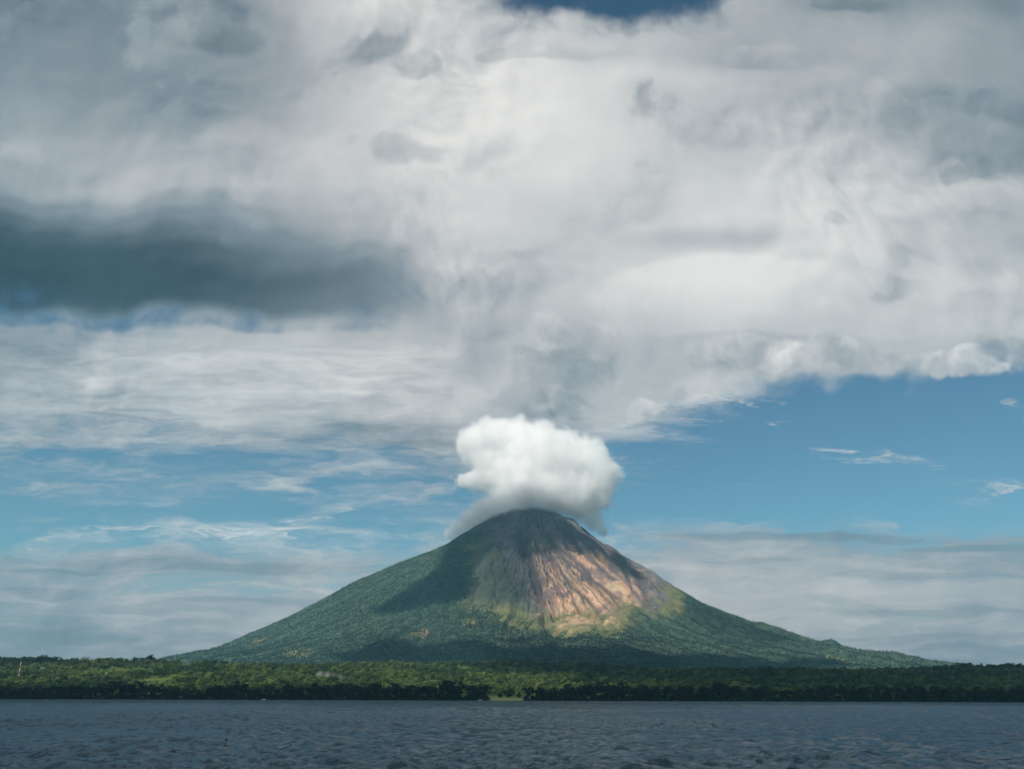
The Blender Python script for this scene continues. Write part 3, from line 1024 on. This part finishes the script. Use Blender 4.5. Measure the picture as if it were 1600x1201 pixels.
wood = instanced('woodland', np.stack([X, Y, Zz - .6], -1), sc_, proto, 77)
tag(wood, 'dense green woodland over the coastal plain and lower slopes', 'woodland', kind='stuff')
g = np.random.default_rng(78)
ux = g.uniform(-800, 800, 2600); uy = 1195 + 48 * g.random(2600) - coast(ux)
kp = ~((ux > GAP[0] - 3) & (ux < GAP[1] + 3))
ux, uy = ux[kp], uy[kp]
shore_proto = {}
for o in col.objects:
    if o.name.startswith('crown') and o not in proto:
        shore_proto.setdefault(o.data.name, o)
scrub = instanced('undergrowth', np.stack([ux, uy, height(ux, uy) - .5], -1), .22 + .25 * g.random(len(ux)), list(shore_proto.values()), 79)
tag(scrub, 'low dark undergrowth along the water line below the shore trees', 'undergrowth', kind='stuff')


# ------------------------------------------------------------------ clouds that stand in the scene
def vnoise3(p, seed=0):
    i = np.floor(p); f = p - i
    f = f * f * f * (f * (f * 6 - 15) + 10)
    out = 0
    for dx_ in (0, 1):
        for dy_ in (0, 1):
            for dz_ in (0, 1):
                h = _hash(i[:, 0] + dx_ + 57 * (i[:, 2] + dz_), i[:, 1] + dy_ - 131 * (i[:, 2] + dz_), seed)
                w = (f[:, 0] if dx_ else 1 - f[:, 0]) * (f[:, 1] if dy_ else 1 - f[:, 1]) * (f[:, 2] if dz_ else 1 - f[:, 2])
                out = out + h * w
    return out - .5


def cloud_mat(name, density, color=(1, 1, 1), aniso=0.0):
    mt = bpy.data.materials.new(name)
    mt.use_nodes = True
    nt = mt.node_tree
    nt.nodes.clear()
    n = N(nt)
    pvn = n.new('ShaderNodeVolumePrincipled')
    pvn.inputs['Color'].default_value = tuple(color) + (1,)
    pvn.inputs['Density'].default_value = density
    pvn.inputs['Anisotropy'].default_value = aniso
    o = n.new('ShaderNodeOutputMaterial')
    nt.links.new(pvn.outputs[0], o.inputs['Volume'])
    return mt


def ico(sub):
    import bmesh
    bm = bmesh.new()
    bmesh.ops.create_icosphere(bm, subdivisions=sub, radius=1)
    v = np.array([p.co[:] for p in bm.verts]); f = np.array([[p.index for p in q.verts] for q in bm.faces])
    bm.free()
    return v, f


def field_mat(name, spheres, density, nscale, amp, width, thr, squash=1.0, step=0.25):
    """cloud whose density follows soft overlapping puffs broken up by noise"""
    mt = bpy.data.materials.new(name)
    mt.use_nodes = True
    nt = mt.node_tree
    nt.nodes.clear()
    n = N(nt)
    tcn = n.new('ShaderNodeTexCoord')
    p = tcn.outputs['Object']
    wrp = n.noise(p, nscale * .6, 2, .5, color=True)
    pw = n.vmath('ADD', p, n.vmath('SCALE', n.vmath('SUBTRACT', wrp, (.5, .5, .5)), 0.35 / nscale))
    f = None
    for c, r_ in spheres:
        d = n.vmath('LENGTH', n.vmath('SUBTRACT', pw, tuple(float(q) for q in c)), out=1)
        h = n.math('MULTIPLY_ADD', d, -1.0 / r_, 1.0)
        f = h if f is None else n.math('SMOOTH_MAX', f, h, 0.18)
    nzz = n.noise(p, nscale, 7, 0.68)
    f = n.math('MULTIPLY_ADD', n.math('SUBTRACT', nzz, 0.5), amp, f)
    dn = n.math('MULTIPLY', n.smooth(f, thr, thr + width), density)
    pvn = n.new('ShaderNodeVolumePrincipled')
    pvn.inputs['Color'].default_value = (1, 1, 1, 1)
    n.put(pvn.inputs['Density'], dn)
    o = n.new('ShaderNodeOutputMaterial')
    nt.links.new(pvn.outputs[0], o.inputs['Volume'])
    mt.cycles.volume_step_rate = step
    return mt


def field_cloud(name, puffs_px, centre, Y, density, nscale, amp, width, thr, grow=1.18, sub=4, step=0.25):
    c = at_y(centre[0], centre[1], Y)
    mpp = Y / 1384.0
    sph = []
    for (px, py, rp, off) in puffs_px:
        q = at_y(px, py, Y) - c
        q[1] += off
        sph.append((q, rp * mpp))
    mt = field_mat(name, sph, density, nscale, amp, width, thr, step=step)
    d, f = ico(sub)
    dist = np.full(len(d), 5 * mpp)
    for q, rad in sph:
        rad = rad * grow
        b_ = d @ q
        disc = b_ * b_ - (q @ q - rad * rad)
        dist = np.maximum(dist, np.where(disc > 0, b_ + np.sqrt(np.maximum(disc, 0)), 0))
    o = build_mesh(name, d * dist[:, None], f, mt)
    o.location = c
    return o


cap = field_cloud('cap_cloud', [(744, 694, 43, 0), (774, 687, 48, 0), (806, 690, 50, 20), (842, 700, 52, -60), (878, 714, 56, -20), (912, 728, 58, 10), (932, 742, 47, 0),
                                (928, 768, 43, 0), (902, 770, 48, -60), (866, 764, 52, -90), (826, 752, 54, -70), (790, 742, 50, -30), (748, 716, 32, 0), (768, 722, 44, 0), (800, 720, 50, -20), (840, 730, 60, -60), (758, 746, 34, -30), (740, 749, 23, -20), (724, 751, 15, -10), (708, 752, 10, 0)],
                  (845, 730), 7650, 0.018, 1 / 115.0, 1.25, 0.40, 0.12, step=0.16)
tag(cap, 'bright white puffy cloud sitting just above the volcano summit', 'cloud')
veil = field_cloud('veil_cloud', [(702, 830, 14, 60), (716, 823, 20, 40), (736, 812, 26, 0), (758, 800, 32, -60), (785, 786, 34, -160), (815, 777, 36, -230), (850, 778, 36, -230), (882, 786, 34, -160), (908, 797, 30, -60), (929, 811, 23, 0), (945, 826, 14, 60)],
                   (825, 790), 7700, 0.014, 1 / 260.0, 0.5, 0.6, 0.04)
tag(veil, 'thin grey veil of cloud draped round the volcano summit', 'cloud')


def shade_cloud(name, outline, zc, thick, soft, mat, label, seed, cell=45.0, rough=70.0):
    """flat-based closed cloud over an outline (x, y at height zc)"""
    o_ = np.array(outline)
    lo = o_.min(0) - 150; hi = o_.max(0) + 150
    xs = np.arange(lo[0], hi[0], cell); ys = np.arange(lo[1], hi[1], cell)
    GX_, GY_ = np.meshgrid(xs, ys)
    sdv = poly_sd(GX_, GY_, [tuple(q) for q in outline]) + fbm(GX_ / 330, GY_ / 330, 4, seed) * rough * 2
    t = thick * (1 - np.exp(-np.maximum(sdv, 0) / soft)) * (1 + .5 * fbm(GX_ / 200, GY_ / 200, 4, seed + 5))
    fc = grid_faces(len(ys), len(xs))
    ok = (sdv.ravel()[fc] > 0).any(1)
    fc = fc[ok]
    nv = GX_.size
    topv = np.stack([GX_, GY_, zc + t + .5], -1).reshape(-1, 3); botv = np.stack([GX_, GY_, zc - .25 * t - .5], -1).reshape(-1, 3)
    cnt = {}
    for q in fc:
        for k in range(4):
            e = (int(q[k]), int(q[(k + 1) % 4]))
            if (e[1], e[0]) in cnt: del cnt[(e[1], e[0])]
            else: cnt[e] = 1
    side = np.array([[b_, a_, a_ + nv, b_ + nv] for a_, b_ in cnt])
    allv = np.concatenate([topv, botv]); allf = np.concatenate([fc, fc[:, ::-1] + nv, side])
    used = np.unique(allf); remap = np.zeros(len(allv), int); remap[used] = np.arange(len(used))
    ctr = allv[used].mean(0)
    o = build_mesh(name, allv[used] - ctr, remap[allf], mat)
    o.location = ctr
    tag(o, label, 'cloud', 'unseen clouds added overhead to shade the land')
    return o


shade_cloud_m = cloud_mat('unseen_shade_cloud', 0.012)  # unseen clouds added overhead, outlined to cast the shadows on the land
thin_m = cloud_mat('thin_unseen_shade_cloud', 0.0035)


def shade(px_outline, zc, *args, **kw):
    """outline of a shadow on the land carried up along the sunlight to the cloud that casts it"""
    pts = []
    for q in px_outline:
        p = ground_at(*q) if len(q) == 2 else at_y(*q)
        t = (zc - p[2]) / S[2]
        pts.append((p[0] + S[0] * t, p[1] + S[1] * t))
    return shade_cloud('unseen_shade_cloud', pts, zc, *args, **kw)


shade([(575, 957), (610, 935), (650, 908), (680, 888), (692, 862), (690, 852, 7700), (700, 828, 7700), (752, 808, 7720), (790, 806), (850, 806), (890, 818), (920, 838), (950, 858), (985, 880), (1008, 905), (985, 902), (945, 882), (915, 868), (890, 862), (866, 862), (835, 868), (800, 858), (770, 858), (748, 880), (740, 910), (735, 935), (700, 945), (650, 950), (600, 960)],
      6000, 260, 60, shade_cloud_m, 'ragged unseen cloud added overhead to shade the left of the upper cone', 301, rough=30.)
shade([(500, 1025), (560, 1016), (640, 1010), (700, 1003), (780, 1012), (850, 1008), (950, 1016), (1050, 1022), (1150, 1028), (1300, 1034), (1420, 1043), (1300, 1050), (1100, 1047), (950, 1043), (800, 1041), (720, 1035), (600, 1038), (520, 1032)],
      6250, 260, 60, shade_cloud_m, 'long unseen cloud added overhead to shade the foot of the volcano', 302, rough=30.)
shade([(780, 1000), (800, 994), (832, 997), (825, 1004), (795, 1005)], 5700, 200, 50, shade_cloud_m, 'small unseen cloud added overhead to shade a spot on the lower slope', 303, cell=25., rough=12.)
def shade_xy(outline, zg, zc, *args, **kw):
    t = (zc - zg) / S[2]
    return shade_cloud('unseen_shade_cloud', [(x_ + S[0] * t, y_ + S[1] * t) for x_, y_ in outline], zc, *args, **kw)


shade_xy([(260, 1420), (120, 1800), (-50, 2300), (-150, 2750), (2300, 2800), (2300, 1345), (700, 1335), (450, 1350)], 25, 5850, 260, 40, shade_cloud_m, 'broad unseen cloud added overhead to shade the plain on the right', 304, rough=22.)
shade_xy([(-2200, 2250), (-1150, 2380), (-700, 2500), (-650, 2800), (-2200, 3000)], 85, 6100, 220, 50, shade_cloud_m, 'unseen cloud added overhead to shade the wooded ridge at the left', 308, rough=40.)
shade([(1072, 930), (1100, 945), (1180, 977), (1240, 999), (1280, 1012), (1150, 1003), (1080, 980), (1058, 955)], 6500, 200, 80, thin_m, 'thin unseen cloud added overhead to dim the right flank of the volcano', 305, rough=40.)
shade([(735, 850), (775, 850), (835, 862), (842, 900), (835, 940), (790, 945), (735, 938)], 6700, 200, 60, thin_m, 'thin unseen cloud added overhead to dim the ash fan below the summit', 307, rough=20.)
shade_xy([(-1500, 1050), (1500, 1050), (1500, 1268), (700, 1266), (200, 1264), (-300, 1258), (-800, 1264), (-1500, 1268)], 8, 5550, 260, 25, shade_cloud_m,
           'long unseen cloud added overhead to shade the lake shore', 306, rough=10., cell=30.)


# ------------------------------------------------------------------ buildings, mast, boats and other small things
white_wall = plain_mat('whitewash', (0.72, 0.70, 0.66), 0.8)
pale_wall = plain_mat('pale_plaster', (0.45, 0.42, 0.36), 0.85)
tin_roof = plain_mat('tin_roof', (0.55, 0.56, 0.57), 0.5)
rust_roof = plain_mat('rusted_roof', (0.30, 0.16, 0.10), 0.8)
dark_wood = plain_mat('dark_wood', (0.012, 0.012, 0.012), 0.8)
glass_m = plain_mat('window_glass', (0.02, 0.025, 0.03), 0.1)
boat_white = plain_mat('boat_paint', (0.75, 0.75, 0.73), 0.5)


def box(x0, x1, y0, y1, z0, z1):
    v = np.array([[x, y, z] for z in (z0, z1) for y in (y0, y1) for x in (x0, x1)], float)
    f = np.array([[0, 2, 3, 1], [4, 5, 7, 6], [0, 1, 5, 4], [2, 6, 7, 3], [0, 4, 6, 2], [1, 3, 7, 5]])
    return v, f


def empty_at(name, p, rz=0.0):
    e = bpy.data.objects.new(name, None)
    e.empty_display_size = 1
    col.objects.link(e)
    e.location = tuple(float(q) for q in p)
    e.rotation_euler = (0, 0, rz)
    return e


def house(px, py, w, d, h, wall, roof, label, rz=0.15, ymin=1200.0, name='house', lift=0.0):
    p = ground_at(px, py, ymin)
    p[2] += lift
    e = empty_at(name, p, rz)
    tag(e, label, 'building')
    build_mesh('wall', *box(-w / 2, w / 2, -d / 2, d / 2, -2.0, h), wall, False, e)
    rise = d * .28; ov = .45
    v = np.array([[-w / 2 - ov, -d / 2 - ov, h - .15], [w / 2 + ov, -d / 2 - ov, h - .15], [w / 2 + ov, 0, h + rise], [-w / 2 - ov, 0, h + rise], [-w / 2 - ov, d / 2 + ov, h - .15], [w / 2 + ov, d / 2 + ov, h - .15]])
    v = np.concatenate([v, v + [0, 0, .12]])
    f = np.array([[0, 3, 2, 1], [3, 4, 5, 2], [6, 7, 8, 9], [9, 8, 11, 10], [0, 1, 7, 6], [4, 10, 11, 5], [1, 2, 8, 7], [2, 5, 11, 8], [0, 6, 9, 3], [3, 9, 10, 4]])
    build_mesh('roof', v, f, roof, False, e)
    build_mesh('door', *box(-.5, .5, -d / 2 - .06, -d / 2 - .003, 0, min(2.0, h * .8)), dark_wood, False, e)
    for xw in (-w * .3, w * .3):
        build_mesh('window', *box(xw - .6, xw + .6, -d / 2 - .05, -d / 2 - .003, h * .35, h * .75), glass_m, False, e)
    return e


HOUSES = [(133, 1031, 19, 8, 5.0, white_wall, tin_roof, 'long white building among the trees on the skyline ridge at the left', 0.1, 2200., 'house', 9.0),
          (862, 1074, 6, 5, 3.2, white_wall, tin_roof, 'small white house among lit trees right of the shore clearing', 0.2, 1262., 'house', 3.5),
          (1251, 1079, 5, 4, 3.0, pale_wall, tin_roof, 'small pale hut among the dark shore trees on the right', -0.3, 1262., 'hut', 6.0),
          (90, 1043, 7, 5, 3.0, pale_wall, tin_roof, 'small grey roofed hut beside the bright pastures at the left', 0.3, 1500., 'hut', 1.0),
          (30, 1069, 5, 4, 3.2, white_wall, tin_roof, 'tiny white hut at the foot of the radio mast', 0.0, 1262., 'hut', 2.0),
          (426, 1086, 5, 4, 3.0, pale_wall, rust_roof, 'dim hut half hidden in the shore trees at centre left', 0.1, 1205., 'hut', 0.5)]
for hs in HOUSES:
    house(*hs[:8], rz=hs[8], ymin=hs[9], name=hs[10], lift=hs[11])

# radio mast
mp = ground_at(27, 1068, 1262.0)
mast_h = 31.0 * mp[1] / 1384.0
red_white, n, b = material('banded_mast_paint')
tcn = n.new('ShaderNodeTexCoord')
mx, my, mz = n.sep(tcn.outputs['Object'])
band = n.math('GREATER_THAN', n.math('FRACT', n.math('MULTIPLY', mz, 3.5 / mast_h)), 0.5)
n.put(b.inputs['Base Color'], n.mix(band, (0.75, 0.74, 0.72, 1), (0.45, 0.06, 0.04, 1)))
me_ = empty_at('radio_mast', mp)
tag(me_, 'slim red and white banded lattice mast in the woods at the far left', 'mast')
corners = [(-1, -1), (1, -1), (1, 1), (-1, 1)]
for sx_, sy_ in corners:
    build_mesh('leg', *tube((sx_ * .75, sy_ * .75, -1), (sx_ * .3, sy_ * .3, mast_h), .14, .10), red_white, True, me_)
br = []
nb = 14
for k in range(nb):
    z0, z1 = mast_h * k / nb, mast_h * (k + 1) / nb
    w0 = .75 - .45 * k / nb; w1 = .75 - .45 * (k + 1) / nb
    for q in range(4):
        a_, b_ = corners[q], corners[(q + 1) % 4]
        br.append(tube((a_[0] * w0, a_[1] * w0, z0), (b_[0] * w1, b_[1] * w1, z1), .06, .06, 4))
        br.append(tube((a_[0] * w1, a_[1] * w1, z1), (b_[0] * w1, b_[1] * w1, z1), .06, .06, 4))
build_mesh('bracing', *joined(br), red_white, False, me_)
build_mesh('antenna', *tube((0, 0, mast_h), (0, 0, mast_h + 3.0), .08, .04), red_white, True, me_)
for zz, sx_ in ((mast_h * .9, 1), (mast_h * .8, -1)):
    build_mesh('dish', *tube((sx_ * .5, -.7, zz), (sx_ * .5, -1.1, zz), .55, .7, 10), white_wall, True, me_)


# boats drawn up on the shore
def boat(px, Y, length, label, rz):
    p = at_y(px, 1089, Y); p[2] = 0.0
    e = empty_at('boat', p, rz)
    tag(e, label, 'boat')
    st_ = np.linspace(-1, 1, 9)
    V = []; F = []
    for i, t in enumerate(st_):
        w = .8 * (1 - max(0, t) ** 2.2) * (1 if t < .99 else 0.05)
        sh = .75 + .35 * max(0, t) ** 2
        x = t * length / 2
        V += [[x, -w, sh], [x, -w * .6, .05], [x, 0, -.15], [x, w * .6, .05], [x, w, sh], [x, w * .85, sh - .05], [x, 0, .12], [x, -w * .85, sh - .05]]
    for i in range(8):
        for k in range(8):
            F.append([i * 8 + k, i * 8 + (k + 1) % 8, (i + 1) * 8 + (k + 1) % 8, (i + 1) * 8 + k])
    F += [[0, 1, 2, 6], [0, 6, 6, 7], [2, 3, 4, 6], [4, 5, 6, 6]]
    build_mesh('hull', V, [f_ for f_ in F if len(set(f_)) == 4], boat_white, False, e)
    for xs_ in (-.2, .18):
        build_mesh('bench', *box(xs_ * length - .18, xs_ * length + .18, -.62, .62, .48, .54), dark_wood, False, e)


boat(750, 1192, 5.0, 'small white boat at the shore left of the grassy clearing', 0.1)
boat(412, 1192, 5.5, 'low pale boat at the shore below dark trees on the left', -0.1)

# marker standing in the lake
fp = at_y(352, 1157, 81.0); fp[2] = 0.0
e = empty_at('marker_float', fp)
tag(e, 'small dark marker pole on a float in the lake', 'marker')
build_mesh('float', *joined([tube((0, 0, -.12), (0, 0, .06), .10, .17, 10), tube((0, 0, .06), (0, 0, .16), .17, .05, 10)]), dark_wood, True, e)
build_mesh('pole', *tube((0, 0, .1), (.04, 0, .68), .022, .018), dark_wood, True, e)
fv, ff = box(-.01, .17, -.012, .012, .44, .66)
build_mesh('flag', fv, ff, dark_wood, False, e)

# far bird
bp_ = at_y(1329, 802, 330.0)
e = empty_at('bird', bp_)
e.scale = (.62, .62, .62)
tag(e, 'tiny dark bird gliding in the blue sky right of the volcano', 'bird')
feather = plain_mat('dark_feathers', (0.02, 0.02, 0.022), 0.7)
prof = [(-.42, .03), (-.3, .07), (-.1, .10), (.12, .10), (.26, .06), (.36, .05), (.44, .015)]
body = [tube((a0, 0, 0), (a1, 0, 0), r0, r1, 8) for (a0, r0), (a1, r1) in zip(prof[:-1], prof[1:])]
tail = (np.array([[-.38, -.03, 0], [-.38, .03, 0], [-.62, .12, .0], [-.62, -.12, .0], [-.38, -.03, .015], [-.38, .03, .015], [-.62, .12, .012], [-.62, -.12, .012]]),
        np.array([[0, 1, 2, 3], [7, 6, 5, 4], [0, 4, 5, 1], [1, 5, 6, 2], [2, 6, 7, 3], [3, 7, 4, 0]]))
V, F = [], []
for sgn in (-1, 1):
    k = len(V)
    for t, z_, ch, sw in [(.05, .03, .16, 0), (.35, .16, .18, .05), (.65, .17, .14, -.02), (.95, .10, .04, -.16)]:
        V += [[sw + ch, sgn * t, z_], [sw - ch, sgn * t, z_], [sw - ch, sgn * t, z_ + .02], [sw + ch, sgn * t, z_ + .02]]
    for i in range(3):
        for j in range(4):
            F.append([k + i * 4 + j, k + i * 4 + (j + 1) % 4, k + (i + 1) * 4 + (j + 1) % 4, k + (i + 1) * 4 + j])
bv, bf = joined(body + [tail, (np.array(V), np.array(F))])
build_mesh('body', bv, bf, feather, True, e)

# smoke of a small fire in the woods
sp_ = ground_at(530, 1069, 1262.0)
smoke = field_cloud('smoke', [(545, 1067, 7, 0), (538, 1063, 9, 0), (530, 1060, 10, 0), (520, 1058, 10, 2), (510, 1055, 9, 5), (498, 1052, 8, 8)], (525, 1060), sp_[1], 0.035, 1 / 9.0, 0.9, 0.8, 0.1, step=0.5)
tag(smoke, 'faint bluish smoke drifting over the woods left of centre', 'smoke', kind='stuff')

# ------------------------------------------------------------------ haze
hm = cloud_mat('haze', 3.0e-5, (0.30, 0.74, 1.0), 0.1)
hx, hy0, hy1, hz0, hz1 = 12600.0, -2000.0, 14600.0, -12.0, 2450.0
hv = np.array([[x_, y_, z_] for z_ in (hz0, hz1) for y_ in (hy0, hy1) for x_ in (-hx, hx)])
hf = np.array([[0, 2, 3, 1], [4, 5, 7, 6], [0, 1, 5, 4], [2, 6, 7, 3], [0, 4, 6, 2], [1, 3, 7, 5]])
haze = build_mesh('haze', hv, hf, hm, False)
tag(haze, 'thin blue haze between the lake and the volcano', 'haze', kind='stuff')
